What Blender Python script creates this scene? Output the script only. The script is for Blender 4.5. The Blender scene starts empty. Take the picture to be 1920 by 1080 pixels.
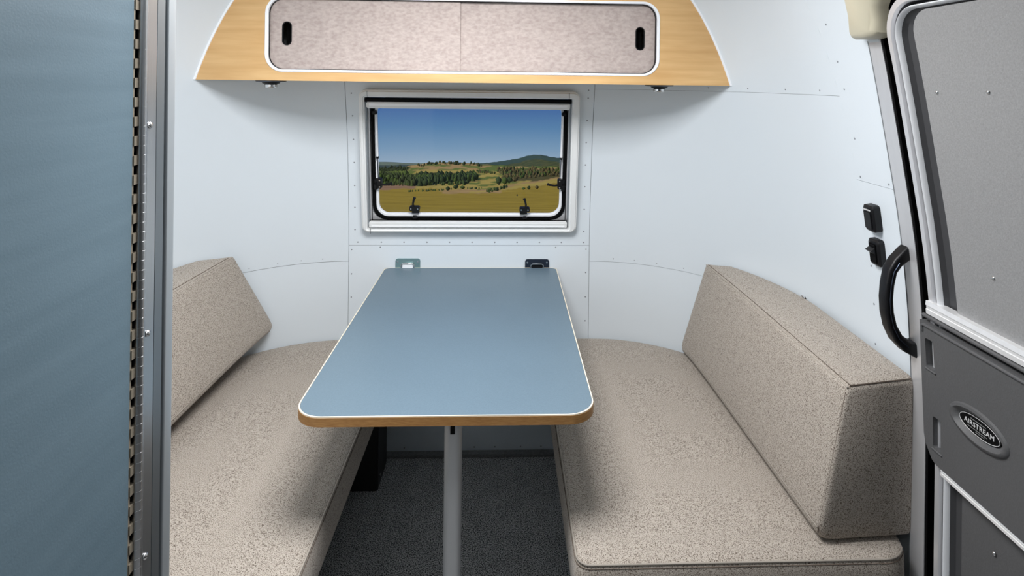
import bpy, bmesh, math, random
from mathutils import Vector, Matrix
R = math.radians
PI = math.pi
SC = bpy.context.scene
COL = SC.collection
rnd = random.Random(7)

# ------------------------------------------------------------------ camera
CAM = Vector((.119, 0, 1.45))
YAW, ROLL, PX, PY, FP = -.0385, .0119, 987.2, 150.7, 1091.0
cy, sy, cr, sr = math.cos(YAW), math.sin(YAW), math.cos(ROLL), math.sin(ROLL)
fwd = Vector((-sy, cy, 0)); right = Vector((cy, sy, 0)); up = Vector((0, 0, 1))
cr_ = right * cr + up * sr; cu_ = up * cr - right * sr
cd = bpy.data.cameras.new('camera'); cam = bpy.data.objects.new('camera', cd); COL.objects.link(cam)
cd.sensor_width = 36; cd.lens = FP / 1920 * 36
cd.shift_x = (960 - PX) / 1920; cd.shift_y = (PY - 540) / 1920
cd.clip_start = .02; cd.clip_end = 20000
m = Matrix((cr_, cu_, -fwd)).transposed().to_4x4(); m.translation = CAM
cam.matrix_world = m
SC.camera = cam

# ------------------------------------------------------------------ world, sun, lamps, exposure
SC.view_settings.view_transform = 'Standard'
SC.view_settings.look = 'None'
SC.view_settings.gamma = 1
SC.view_settings.exposure = 0
SC.view_settings.use_curve_mapping = False
def s2l(c):
    c = c / 255
    return c / 12.92 if c < .04045 else ((c + .055) / 1.055) ** 2.4
def rgb(r, g, b): return (s2l(r), s2l(g), s2l(b), 1)
w = bpy.data.worlds.new('world'); SC.world = w; w.use_nodes = True
nt = w.node_tree; nt.nodes.clear()
o_ = nt.nodes.new('ShaderNodeOutputWorld'); bg = nt.nodes.new('ShaderNodeBackground')
tc = nt.nodes.new('ShaderNodeTexCoord'); sx = nt.nodes.new('ShaderNodeSeparateXYZ')
mr = nt.nodes.new('ShaderNodeMapRange'); ra = nt.nodes.new('ShaderNodeValToRGB')
nt.links.new(tc.outputs['Generated'], sx.inputs[0]); nt.links.new(sx.outputs['Z'], mr.inputs['Value'])
mr.inputs['From Min'].default_value = -.145; mr.inputs['From Max'].default_value = .1
nt.links.new(mr.outputs[0], ra.inputs[0]); nt.links.new(ra.outputs[0], bg.inputs['Color'])
nt.links.new(bg.outputs[0], o_.inputs[0])
el = ra.color_ramp.elements
el[0].position = 0; el[0].color = rgb(150, 170, 190)
el[1].position = 1; el[1].color = rgb(45, 72, 130)
for p, c in ((.12, (118, 150, 180)), (.26, (88, 128, 168)), (.42, (66, 100, 155)), (.6, (54, 82, 142))):
    e = el.new(p); e.color = rgb(*c)
bg.inputs['Strength'].default_value = 1.0

sd = bpy.data.lights.new('sun', 'SUN'); sun = bpy.data.objects.new('sun', sd); COL.objects.link(sun)
sd.energy = 3.2; sd.angle = R(.6); sd.color = (1, .95, .86)
sun.rotation_euler = Vector((.75, .45, -.62)).to_track_quat('-Z', 'Y').to_euler()

def area(name, loc, size, sizey, energy, color, tgt=None, spread=180):
    d = bpy.data.lights.new(name, 'AREA'); d.shape = 'RECTANGLE'; d.size = size; d.size_y = sizey
    d.energy = energy; d.color = color; d.spread = R(spread)
    o = bpy.data.objects.new(name, d); COL.objects.link(o); o.location = loc
    if tgt: o.rotation_euler = (Vector(tgt) - Vector(loc)).to_track_quat('-Z', 'Y').to_euler()
    return o
area('ceiling_lamp_light', (0, 1.12, 1.90), .6, .5, 27, (.99, .99, 1.0))
area('rear_fill_light', (0, -.3, 1.90), .6, .8, 3.8, (.95, .98, 1.0))  # unseen fill, stands for light bounced from behind the camera


# ------------------------------------------------------------------ helpers
class MB:
    def __init__(s): s.v = []; s.f = []; s.m = []
    def add(s, vs, fs, mi=0):
        b = len(s.v); s.v += [tuple(x) for x in vs]; s.f += [tuple(b + i for i in f) for f in fs]; s.m += [mi] * len(fs); return s
    def box(s, x0, x1, y0, y1, z0, z1, mi=0):
        return s.add([(x0,y0,z0),(x1,y0,z0),(x1,y1,z0),(x0,y1,z0),(x0,y0,z1),(x1,y0,z1),(x1,y1,z1),(x0,y1,z1)],
              [(0,3,2,1),(4,5,6,7),(0,1,5,4),(1,2,6,5),(2,3,7,6),(3,0,4,7)], mi)
    def tube(s, pts, r, n=10, cap=True, mi=0, ry=None, upv=None):
        pts = [Vector(p) for p in pts]; k = len(pts)
        rs = r if isinstance(r, (list, tuple)) else [r] * k
        u = None; vs = []
        for i, p in enumerate(pts):
            t = (pts[min(i+1, k-1)] - pts[max(i-1, 0)]).normalized()
            if u is None:
                a = Vector(upv) if upv else (Vector((0, 0, 1)) if abs(t.z) < .9 else Vector((1, 0, 0)))
                u = (a - t * a.dot(t)).normalized()
            else: u = (u - t * u.dot(t)).normalized()
            v = t.cross(u)
            for j in range(n):
                a = 2 * PI * j / n
                vs.append(p + u * (math.cos(a) * rs[i]) + v * (math.sin(a) * (ry if ry else rs[i])))
        fs = [(i*n+j, i*n+(j+1) % n, (i+1)*n+(j+1) % n, (i+1)*n+j) for i in range(k-1) for j in range(n)]
        if cap: fs += [tuple(reversed(range(n))), tuple(range((k-1)*n, k*n))]
        return s.add(vs, fs, mi)
    def loft(s, rings, closed=True, cap0=True, cap1=True, mi=0):
        n = len(rings[0]); vs = [p for r_ in rings for p in r_]; fs = []
        for i in range(len(rings) - 1):
            for j in range(n if closed else n - 1):
                fs.append((i*n+j, i*n+(j+1) % n, (i+1)*n+(j+1) % n, (i+1)*n+j))
        if cap0: fs.append(tuple(reversed(range(n))))
        if cap1: fs.append(tuple(range((len(rings)-1)*n, len(rings)*n)))
        return s.add(vs, fs, mi)
    def build(s, name, mats, parent=None, smooth=None, bevel=0, seg=2, fix=True):
        me = bpy.data.meshes.new(name); me.from_pydata(s.v, [], s.f)
        for m_ in (mats if isinstance(mats, (list, tuple)) else [mats]): me.materials.append(m_)
        for p, i in zip(me.polygons, s.m): p.material_index = i
        if fix:
            bm = bmesh.new(); bm.from_mesh(me)
            bmesh.ops.recalc_face_normals(bm, faces=bm.faces)
            if bevel:
                es = [e for e in bm.edges if e.is_manifold and e.calc_face_angle(0) > R(35)]
                bmesh.ops.bevel(bm, geom=es, offset=bevel, segments=seg, affect='EDGES', clamp_overlap=True)
            bm.to_mesh(me); bm.free()
        if smooth is not None:
            me.polygons.foreach_set('use_smooth', [True] * len(me.polygons))
            me.set_sharp_from_angle(angle=R(smooth))
        o = bpy.data.objects.new(name, me); COL.objects.link(o)
        if parent: o.parent = parent
        return o
def empty(name, loc=(0, 0, 0), rot=(0, 0, 0), parent=None):
    o = bpy.data.objects.new(name, None); COL.objects.link(o); o.location = loc; o.rotation_euler = rot
    o.empty_display_size = .1
    if parent: o.parent = parent
    return o
def tag(o, label=None, cat=None, group=None, kind=None):
    if label: o['label'] = label
    if cat: o['category'] = cat
    if group: o['group'] = group
    if kind: o['kind'] = kind
    return o
def rrect(x0, x1, y0, y1, r, n=6):
    """rounded rectangle, counter-clockwise; r one number or (bl,br,tr,tl)"""
    if not isinstance(r, (tuple, list)): r = (r,) * 4
    out = []
    for (cx, cy_, a0, q) in ((x0, y0, 180, r[0]), (x1, y0, 270, r[1]), (x1, y1, 0, r[2]), (x0, y1, 90, r[3])):
        c = (cx + (q if cx == x0 else -q), cy_ + (q if cy_ == y0 else -q))
        for i in range(n + 1):
            a = R(a0 + 90 * i / n); out.append((c[0] + q * math.cos(a), c[1] + q * math.sin(a)))
    return out
def tubeword(txt, size, depth, name, mat, parent, mat4):
    cu = bpy.data.curves.new(name, 'FONT'); cu.body = txt; cu.size = size; cu.extrude = depth
    cu.align_x = 'CENTER'; cu.align_y = 'CENTER'; cu.space_character = 1.08; cu.offset = size * .012; cu.resolution_u = 3
    t = bpy.data.objects.new('tmp', cu); COL.objects.link(t)
    dg = bpy.context.evaluated_depsgraph_get(); dg.update()
    me = bpy.data.meshes.new_from_object(t.evaluated_get(dg))
    bpy.data.objects.remove(t); me.transform(mat4); me.materials.clear(); me.materials.append(mat)
    o = bpy.data.objects.new(name, me); COL.objects.link(o); o.parent = parent
    return o

# ------------------------------------------------------------------ materials
def mat(name, col, rough=.5, metal=0, noise=None, bump=None, spec=.5, coat=0, vary=None):
    """noise=(scale, second colour, lo, hi, stretch)  bump=(scale, strength, stretch)  vary=(scale, amount)"""
    m_ = bpy.data.materials.new(name); m_.use_nodes = True; nt = m_.node_tree; b = nt.nodes['Principled BSDF']
    b.inputs['Base Color'].default_value = col; b.inputs['Roughness'].default_value = rough
    b.inputs['Metallic'].default_value = metal; b.inputs['Specular IOR Level'].default_value = spec
    b.inputs['Coat Weight'].default_value = coat
    tc = nt.nodes.new('ShaderNodeTexCoord')
    def tex(sc, st, det=3):
        mp = nt.nodes.new('ShaderNodeMapping'); mp.inputs['Scale'].default_value = st
        nt.links.new(tc.outputs['Object'], mp.inputs[0]); n_ = nt.nodes.new('ShaderNodeTexNoise')
        n_.inputs['Scale'].default_value = sc; n_.inputs['Detail'].default_value = det
        nt.links.new(mp.outputs[0], n_.inputs['Vector']); return n_
    cur = None
    if noise:
        sc, c2, lo, hi, st = noise; n_ = tex(sc, st); rp = nt.nodes.new('ShaderNodeValToRGB')
        rp.color_ramp.elements[0].position = lo; rp.color_ramp.elements[0].color = c2
        rp.color_ramp.elements[1].position = hi; rp.color_ramp.elements[1].color = col
        nt.links.new(n_.outputs[0], rp.inputs[0]); cur = rp.outputs[0]
    if vary:
        n_ = tex(vary[0], (1, 1, 1) if len(vary) < 3 else vary[2], 4); mr_ = nt.nodes.new('ShaderNodeMapRange')
        mr_.inputs['From Min'].default_value = .3; mr_.inputs['From Max'].default_value = .7
        mr_.inputs['To Min'].default_value = 1 - vary[1]; mr_.inputs['To Max'].default_value = 1 + vary[1]
        hs = nt.nodes.new('ShaderNodeHueSaturation')
        if cur: nt.links.new(cur, hs.inputs['Color'])
        else: hs.inputs['Color'].default_value = col
        nt.links.new(n_.outputs[0], mr_.inputs['Value']); nt.links.new(mr_.outputs[0], hs.inputs['Value']); cur = hs.outputs[0]
    if cur: nt.links.new(cur, b.inputs['Base Color'])
    if bump:
        n_ = tex(bump[0], bump[2] if len(bump) > 2 else (1, 1, 1)); bp = nt.nodes.new('ShaderNodeBump')
        bp.inputs['Strength'].default_value = bump[1]; bp.inputs['Distance'].default_value = .001
        nt.links.new(n_.outputs[0], bp.inputs['Height']); nt.links.new(bp.outputs[0], b.inputs['Normal'])
    return m_
M = {}
M['wall'] = mat('painted aluminium', rgb(222, 230, 236), .42, vary=(1.2, .012), spec=.35)
M['joint'] = mat('panel joint', rgb(120, 124, 128), .7)
M['rivet'] = mat('painted rivet', rgb(140, 145, 150), .4)
M['ceil'] = mat('ceiling skin', rgb(232, 231, 228), .6)
M['rearwall'] = mat('rear wall', rgb(84, 82, 78), .7)  # unseen rear surfaces coloured dark to cut the bounce light
M['joint2'] = mat('faint panel joint', rgb(176, 180, 184), .6)
M['rail'] = mat('door rail aluminium', rgb(222, 222, 224), .34, .55, vary=(60, .03, (1, 1, .05)))
M['carpet'] = mat('grey carpet', rgb(215, 215, 215), .95, noise=(300, rgb(60, 60, 62), .42, .57, (1, 1, 1)), bump=(190, 1.0), vary=(14, .1), spec=.1)
M['carpetedge'] = mat('carpet edging', rgb(140, 140, 140), .9, noise=(200, rgb(110, 110, 110), .3, .7, (1, 1, 1)))
M['lamin'] = mat('blue grey laminate', rgb(98, 119, 131), .42, vary=(9, .02), noise=(60, rgb(91, 112, 124), .3, .7, (1, .06, .9)), bump=(420, .12))
M['table'] = mat('table laminate', rgb(105, 124, 137), .38, spec=.3, vary=(5, .02), noise=(420, rgb(98, 117, 130), .3, .7, (1, 1, 1)), bump=(500, .1))
M['ply'] = mat('wood edge', rgb(176, 132, 78), .45, noise=(60, rgb(150, 106, 58), .3, .7, (1, 1, 8)))
M['lip'] = mat('pale laminate lip', rgb(236, 226, 205), .4)
M['maple'] = mat('maple veneer', rgb(222, 183, 128), .45, noise=(26, rgb(204, 160, 104), .3, .7, (.16, 1, 1.6)), vary=(5, .05, (.4, 1, 2)), bump=(160, .08, (.1, 1, 1)))
M['felt'] = mat('felt', rgb(190, 178, 172), .9, noise=(120, rgb(170, 156, 151), .3, .68, (.6, 1, 1)), vary=(22, .035), bump=(300, .3), spec=.1)
def fabric(name, base, dark):
    m_ = mat(name, base, .95, noise=(540, dark, .38, .51, (1, 1, 1)), bump=(520, 1.0), vary=(200, .06), spec=.08)
    m_.node_tree.nodes['Principled BSDF'].inputs['Sheen Weight'].default_value = .15
    return m_
M['fabric'] = fabric('speckled upholstery', rgb(184, 175, 164), rgb(94, 82, 72))
M['piping'] = mat('seam piping', rgb(162, 154, 144), .9, bump=(400, .6))
M['seam'] = mat('seam thread', rgb(96, 84, 74), .9)
M['alu'] = mat('brushed aluminium', rgb(196, 198, 200), .32, 1, bump=(260, .15, (1, 1, .03)), vary=(40, .03, (1, 1, .05)))
M['alu2'] = mat('dull aluminium', rgb(150, 156, 160), .42, 1, vary=(40, .03, (1, 1, .05)))
M['alumat'] = mat('satin anodised profile', rgb(168, 174, 178), .45, .6)
M['bright'] = mat('bright mill aluminium', rgb(238, 238, 238), .35, .35, vary=(60, .04))
M['black'] = mat('black plastic', rgb(14, 14, 17), .42, spec=.35)
M['rubber'] = mat('black rubber', rgb(7, 7, 8), .7, spec=.12)
M['dark'] = mat('dark box paint', rgb(34, 33, 33), .55)
M['darkwood'] = mat('dark plinth', rgb(52, 50, 48), .7)
M['white'] = mat('white plastic', rgb(232, 234, 234), .35)
M['whiter'] = mat('bright white acrylic', rgb(250, 252, 255), .3)
M['cream'] = mat('cream plastic', rgb(204, 197, 174), .4)
M['doorgrey'] = mat('grey door skin', rgb(141, 141, 141), .6, vary=(300, .10), bump=(420, .4))
M['doorlow'] = mat('charcoal moulded plastic', rgb(84, 84, 85), .55, vary=(260, .06), bump=(360, .3))
M['recess'] = mat('dark door recess', rgb(58, 58, 60), .6)
M['chrome'] = mat('chrome', rgb(215, 215, 215), .18, 1)
M['lit_metal'] = mat('lit bracket metal', rgb(150, 180, 182), .35, .8)  # lit look of the left bracket put into its colour
M['gunmetal'] = mat('dark plated steel', rgb(62, 70, 84), .35, .8)  # on the right table bracket this colour stands for shade
M['brass'] = mat('brassy leaf', rgb(150, 140, 124), .5, .3)
M['leg'] = mat('leg paint', rgb(176, 178, 180), .4, .2)
M['letter'] = mat('silver letters', rgb(205, 205, 205), .4)
M['letterdim'] = mat('dim silver print', rgb(120, 120, 120), .5)
g = bpy.data.materials.new('window acrylic'); g.use_nodes = True; nt = g.node_tree; nt.nodes.clear()
oo = nt.nodes.new('ShaderNodeOutputMaterial'); mx = nt.nodes.new('ShaderNodeMixShader'); tr = nt.nodes.new('ShaderNodeBsdfTransparent')
gl = nt.nodes.new('ShaderNodeBsdfGlossy'); fr = nt.nodes.new('ShaderNodeFresnel'); fr.inputs[0].default_value = 1.25
gl.inputs['Roughness'].default_value = .02
nt.links.new(fr.outputs[0], mx.inputs[0]); nt.links.new(tr.outputs[0], mx.inputs[1]); nt.links.new(gl.outputs[0], mx.inputs[2]); nt.links.new(mx.outputs[0], oo.inputs[0])
M['glass'] = g

# ------------------------------------------------------------------ the hull: plan curve s, height z
HF, EA, EB, YS, YW = .46, .59, .69, 1.58, 2.27
SA = HF + .64 * PI / 2          # arc parameter where the side walls become straight
def dz(z):
    t = min(max(0, (z - .7) / 1.25), .999); return .5 * (1 - math.sqrt(1 - t * t))
def plan(s):
    sg = 1 if s >= 0 else -1; a = abs(s)
    if a <= HF: return (s, YW, 0, -1)
    th = (a - HF) / .64
    if th <= PI / 2:
        x = HF + EA * math.sin(th); y = YS + EB * math.cos(th)
        nx, ny = math.sin(th) / EA, math.cos(th) / EB; n = math.hypot(nx, ny)
        return (sg * x, y, -sg * nx / n, -ny / n)
    return (sg * (HF + EA), YS - (a - SA), -sg, 0)
def surf(s, z, off=0):
    x, y, nx, ny = plan(s); k = dz(z) + off
    return Vector((x + nx * k, y + ny * k, z))
def hx(z, off=0): return HF + EA - dz(z) - off
def sy_(y): return SA + (YS - y)          # arc parameter of a point y on the straight side
def lin(a, b, n): return [a + (b - a) * i / n for i in range(n + 1)]
def hull_patch(mb, ss, zs, o0, o1, skip=None, mi=0):
    """thick grid on the hull, from offset o0 (outside) to o1 (inside)"""
    ns, nz = len(ss), len(zs)
    vs = [surf(s, z, o) for o in (o1, o0) for s in ss for z in zs]
    ix = lambda k, i, j: k * ns * nz + i * nz + j
    have = {(i, j) for i in range(ns-1) for j in range(nz-1) if not (skip and skip((ss[i]+ss[i+1])/2, (zs[j]+zs[j+1])/2))}
    fs = []
    for (i, j) in have:
        fs.append((ix(0,i,j), ix(0,i+1,j), ix(0,i+1,j+1), ix(0,i,j+1)))
        fs.append((ix(1,i,j), ix(1,i,j+1), ix(1,i+1,j+1), ix(1,i+1,j)))
        for (di, dj, a, b) in ((-1,0,(i,j),(i,j+1)), (1,0,(i+1,j+1),(i+1,j)), (0,-1,(i+1,j),(i,j)), (0,1,(i,j+1),(i+1,j+1))):
            if (i+di, j+dj) not in have:
                fs.append((ix(0,*a), ix(0,*b), ix(1,*b), ix(1,*a)))
    mb.add(vs, fs, mi)
ZT = 1.945
GAP = .0009
SR = -(SA + YS + 1.4)      # rear end of the side walls
DY0, DY1, DZT = .30, 1.209, 1.70     # door opening in the right wall
SD0, SD1 = sy_(DY1), sy_(DY0)
zfull = lin(-.02, ZT, 32)
winhole = lambda s, z: abs(s + .01) < .384 and .876 < z < 1.40
def zgrid(a, b, extra=()):
    return sorted(set([a, b] + [z for z in extra if a < z < b] + [z for z in lin(a, b, max(2, int((b-a)/.06))) if all(abs(z-e) > .012 for e in extra)]))
def sgrid(a, b, extra=()):
    return sorted(set([a, b] + [z for z in extra if a < z < b] + [z for z in lin(a, b, max(2, int((b-a)/.05))) if all(abs(z-e) > .012 for e in extra)]))
WX = (-.394, .374); WZ = (.876, 1.40)

def wall(name, s0, s1, skip=None, ex_s=(), ex_z=()):
    mb = MB(); hull_patch(mb, sgrid(s0, s1, ex_s), zgrid(-.02, ZT, ex_z), -.03, 0, skip)
    return tag(mb.build(name, M['joint'], smooth=30), kind='structure')
def panel(parent, s0, s1, z0, z1, skip=None, ex_s=(), ex_z=(), th=.0018, gs=(GAP, GAP), gz=GAP):
    mb = MB(); hull_patch(mb, sgrid(s0+gs[0], s1-gs[1], ex_s), zgrid(z0+gz, z1-gz, ex_z), .0002, th, skip)
    return mb.build('panel', M['wall'], parent, smooth=30)
def rivets(parent, pts, th=.0018, r=.0032):
    mb = MB()
    for (s, z) in pts:
        c = surf(s, z, th); n = (surf(s, z, th + .01) - c).normalized()
        a = n.cross(Vector((0, 0, 1))).normalized(); b = n.cross(a)
        k = 8; vs = [c + (a*math.cos(2*PI*i/k) + b*math.sin(2*PI*i/k)) * r for i in range(k)]
        vs += [c + n*.0008 + (a*math.cos(2*PI*i/k) + b*math.sin(2*PI*i/k)) * r * .65 for i in range(k)]
        vs.append(c + n*.0012)
        fs = [(i, (i+1) % k, k+(i+1) % k, k+i) for i in range(k)] + [(k+i, k+(i+1) % k, 2*k) for i in range(k)]
        mb.add(vs, fs)
    o = mb.build('rivets', M['rivet'], parent, smooth=60); tag(o, kind='stuff'); return o

wb = wall('wall_back', -HF, HF, winhole, WX, WZ)
p1 = panel(wb, -HF-.012, HF, .806, ZT, winhole, WX, WZ)
p2 = panel(wb, -HF-.012, HF, 0.0, .806)
rivets(p1, [(-.447 - .0001*i, z) for i, z in enumerate((1.395, 1.31, 1.22, 1.13, 1.04, .955, .868))] +
           [(.437, z) for z in (1.416, 1.386, 1.30, 1.214, 1.126, 1.04, .95, .862)] +
           [(x, .819) for x in (-.437, -.347, -.26, -.172, -.085, .002, .09, .177, .264, .35, .437)] )
rivets(p2, [(-.46, z) for z in (.79, .696, .606, .509, .41, .3)] + [(.447, z) for z in (.792, .70, .605, .511, .41, .3)] + [(-.351, .799), (.328, .799)] +
           [(x, .022) for x in (-.25, .02, .1, .2, .28)], r=.003)
wl = wall('wall_left', SR, -HF)
q1 = panel(wl, -3.0, -HF-.012, 0, .745); q2 = panel(wl, -3.0, -HF-.012, .745, ZT, th=.0030); q3 = panel(wl, SR, -3.0, 0, ZT); q3.data.materials[0] = M['rearwall']
rivets(q2, [(s, .757) for s in (-.577, -.66, -.748, -.85, -.95, -1.06)], .003, .0024)
def doorhole(s, z): return SD0 < s < SD1 and z < DZT
wr = wall('wall_right', HF, -SR, doorhole, (SD0, SD1), (DZT,))
r1 = panel(wr, HF, 1.60, 0, .745)
r2 = panel(wr, HF, 1.625, .745, 1.42, th=.0030, gs=(GAP, 0), gz=.0004)
r3 = panel(wr, HF, 1.625, 1.42, ZT, th=.0030, gs=(GAP, 0), gz=.0004)
r4 = panel(wr, 1.625, SD0, 0, 1.212, th=.0030, gs=(0, GAP), gz=.0004)
r5 = panel(wr, 1.625, -SR, 1.212, ZT, doorhole, (SD0, SD1), (DZT,), th=.0030, gs=(0, GAP), gz=.0004)
r6 = panel(wr, SD1, -SR, 0, 1.212); r6.data.materials[0] = M['rearwall']
rivets(r2, [(s, .757) for s in (.563, .65, .742, .85, .95)], .003, .0024)
rivets(r3, [(s, 1.433) for s in (1.0, 1.18, 1.36, 1.54)], .003)
rivets(r4, [(1.640, z) for z in (1.099, 1.002, .907, .808, .71, .6)] + [], .003)
rivets(r5, [(1.641 + .03*(i/5), z) for i, z in enumerate((1.222, 1.317, 1.438, 1.505, 1.595, 1.70))] + [(1.747, 1.222)], .003)

# floor, ceiling, rear wall
fl = tag(MB().box(-1.08, 1.08, -1.45, 2.27, -.05, 0).build('floor', M['carpet']), 'dark grey speckled carpet floor between the two benches', kind='structure')
MB().box(-1.0, 1.0, 2.236, 2.266, .0002, .012).build('edging_strip', M['carpetedge'], fl, bevel=.002)
tag(MB().box(-1.1, 1.1, -1.45, 2.3, ZT - .005, 2.0).build('ceiling', M['ceil']), kind='structure')
tag(MB().box(-1.1, 1.1, -1.45, -1.40, -.02, 1.96).build('wall_rear', M['rearwall']), kind='structure')

# ------------------------------------------------------------------ window
TH = .1507
win = tag(empty('window_1', (0, 2.265, .87), (TH, 0, 0)), 'wide white framed hinged window above the table, closed, showing fields', kind='structure')
CX = -.010
def ring(mb, a, b, y0, y1, mi=0):
    """frame between outline a (outer) and b (inner), same vertex count, from depth y0 to y1 (y grows outward)"""
    n = len(a)
    A0 = [(p[0], y0, p[1]) for p in a]; A1 = [(p[0], y1, p[1]) for p in a]
    B0 = [(p[0], y0, p[1]) for p in b]; B1 = [(p[0], y1, p[1]) for p in b]
    fs = []
    for i in range(n):
        j = (i+1) % n
        fs += [(i, j, 2*n+j, 2*n+i), (n+j, n+i, 3*n+i, 3*n+j), (j, i, n+i, n+j), (2*n+i, 2*n+j, 3*n+j, 3*n+i)]
    mb.add(A0 + A1 + B0 + B1, fs, mi); return mb
mb = MB()
ring(mb, rrect(CX-.404, CX+.413, -.002, .549, .026), rrect(CX-.384, CX+.384, .012, .522, .004), -.034, -.004)
mb.build('frame', M['white'], win, smooth=40, bevel=.006, seg=3)
mb = MB()   # joints in the frame corners
for (x, z) in ((CX-.372, .005), (CX+.372, .535), (CX-.372, .535)):
    mb.box(x-.0008, x+.0008, -.0348, -.03, z-.010, z+.010)
mb.build('corner_joint', M['alu2'], win)
ring(MB(), rrect(CX-.384, CX+.384, .010, .522, .004), rrect(CX-.381, CX+.381, .013, .519, .004), -.004, .05).build('reveal', M['alumat'], win)
MB().box(CX-.383, CX+.382, -.0255, -.002, .5040, .5155).build('blind_slot', M['rubber'], win)
o = MB().box(CX-.379, CX+.378, -.026, -.004, .479, .5035).build('blind_cassette', M['white'], win, bevel=.004, smooth=40)
MB().box(CX-.367, CX+.366, -.0275, -.0262, .489, .499).build('pull_lip', M['whiter'], o, bevel=.0004)
o = MB().box(CX-.379, CX+.378, -.026, -.004, .0145, .037).build('sill_profile', M['white'], win, bevel=.003, smooth=40)
MB().box(CX-.369, CX+.368, -.0285, -.0262, .019, .025).build('sill_lip', M['whiter'], o, bevel=.0008)
MB().box(CX-.381, CX+.381, -.004, .03, .010, .030).build('sill_back', M['rubber'], win)
# side tracks
for sg in (-1, 1):
    mb = MB(); a, b = (CX-.381, CX-.373) if sg < 0 else (CX+.373, CX+.381)
    mb.box(a, b, .012, .02, .03, .505)
    mb.build('side_track', M['rail'], win, bevel=.002)
    x = CX + sg*.3735
    MB().box(x-.0012, x+.0012, .010, .0125, .03, .505).build('track_seal', M['rubber'], win)
def wring(ho, hi, zo0, zo1, zi0, zi1, ro, ri, y0, y1, name, m_, bev=.002):
    mb = MB(); ring(mb, rrect(CX-ho, CX+ho, zo0, zo1, ro, 8), rrect(CX-hi, CX+hi, zi0, zi1, ri, 8), y0, y1)
    return mb.build(name, M[m_], win, smooth=40, bevel=bev)
wring(.3815, .376, .026, .512, .030, .510, .003, .055, .020, .034, 'corner_infill', 'rail', 0)
wring(.3765, .371, .029, .512, .034, .508, .055, .052, .026, .036, 'seal_lip', 'rail', .001)
wring(.373, .3605, .030, .512, .040, .502, .056, .048, .018, .036, 'gasket', 'rubber', .003)
wring(.361, .351, .040, .502, .051, .493, .048, .041, .026, .044, 'acrylic_rim', 'whiter', .002)
mb = MB(); pr = rrect(CX-.353, CX+.353, .049, .495, .043, 8)
n = len(pr); mb.add([(p[0], .040, p[1]) for p in pr] + [(p[0], .044, p[1]) for p in pr], [tuple(range(n)), tuple(reversed(range(n, 2*n)))] + [(i, (i+1) % n, n+(i+1) % n, n+i) for i in range(n)])
mb.build('pane', M['glass'], win)
# struts
for sg, x0, x1, z1 in ((-1, -.3635, -.3585, .186), (1, .3455, .3405, .205)):
    MB().tube([(x0, .018, .452), ((x0*.4+x1*.6), .018, .278)], .0038, 10).build('gas_strut', M['whiter'], win, smooth=40)
    MB().tube([((x0*.4+x1*.6), .018, .28), (x1, .018, z1)], .0017, 8).build('strut_rod', M['gunmetal'], win, smooth=40)
    mb = MB(); mb.box(x0-.012 if sg < 0 else x0-.006, x0+.006 if sg < 0 else x0+.012, .008, .024, .448, .462)
    mb.build('strut_mount', M['black'], win, bevel=.003)
    MB().tube([((x0*.4+x1*.6), .018, .284), ((x0*.4+x1*.6), .018, .276)], .0052, 10).build('strut_collar', M['black'], win, smooth=40)
def latch(x, z, ang, mir=1):
    e = empty('latch', (x, .0, z), (0, ang, 0), win)
    mb = MB()
    pr = rrect(-.020, .020, -.014, .004, .006, 4); k = len(pr)
    mb.loft([[(mir*p[0], .028, p[1]) for p in pr], [(mir*p[0], .012, p[1]) for p in pr]])
    mb.box(-.010 if mir > 0 else -.018, .018 if mir > 0 else .010, .016, .030, -.024, -.010)
    mb.build('latch_body', M['black'], e, smooth=40)
    MB().tube([(-.004*mir, .016, .0), (-.005*mir, .012, .016), (-.001*mir, .008, .034), (.003*mir, .006, .044)], [.0048, .0038, .0044, .0058], 8, ry=.0035).build('latch_lever', M['black'], e, smooth=50)
    for dx in (-.013, .013):
        MB().tube([(dx*mir, .0118, -.004), (dx*mir, .0095, -.004)], .0028, 8).build('screw', M['chrome'], e)
latch(-.222, .0815, 0, 1); latch(.205, .0785, 0, -1)
latch(-.349, .178, R(90), -1); latch(.335, .178, R(-90), 1)
for (x, z, a) in ((-.2205, .043, 0), (.206, .040, 0), (-.368, .166, 90), (.3525, .163, 90)):
    mb = MB(); 
    if a == 0: mb.box(x-.010, x+.010, .006, .022, z-.006, z+.006)
    else: mb.box(x-.007, x+.007, .006, .022, z-.014, z+.014)
    mb.build('catch', M['black'], win, bevel=.004, smooth=40)

# ------------------------------------------------------------------ overhead cabinet
YC = 1.90; ZB = 1.440
def half_at(y, z, off=.004):
    """half width of the hull at depth y, height z"""
    a, b = HF, SA
    for _ in range(40):
        m_ = (a + b) / 2
        if surf(m_, z, off).y > y: a = m_
        else: b = m_
    return surf((a + b) / 2, z, off).x
cab = tag(empty('overhead_cabinet', (0, YC, ZB)), 'arched maple overhead cabinet with sliding felt doors above the window', 'cabinet')
zz = lin(0, .49, 22)
OP = rrect(-.648, .628, .030, .272, .055, 8)   # opening, local x/z
outer = [(half_at(YC, ZB + z) - .004, z) for z in zz]
out = [(-x, z) for x, z in outer[::-1]] + [(x, z) for x, z in outer]
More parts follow.
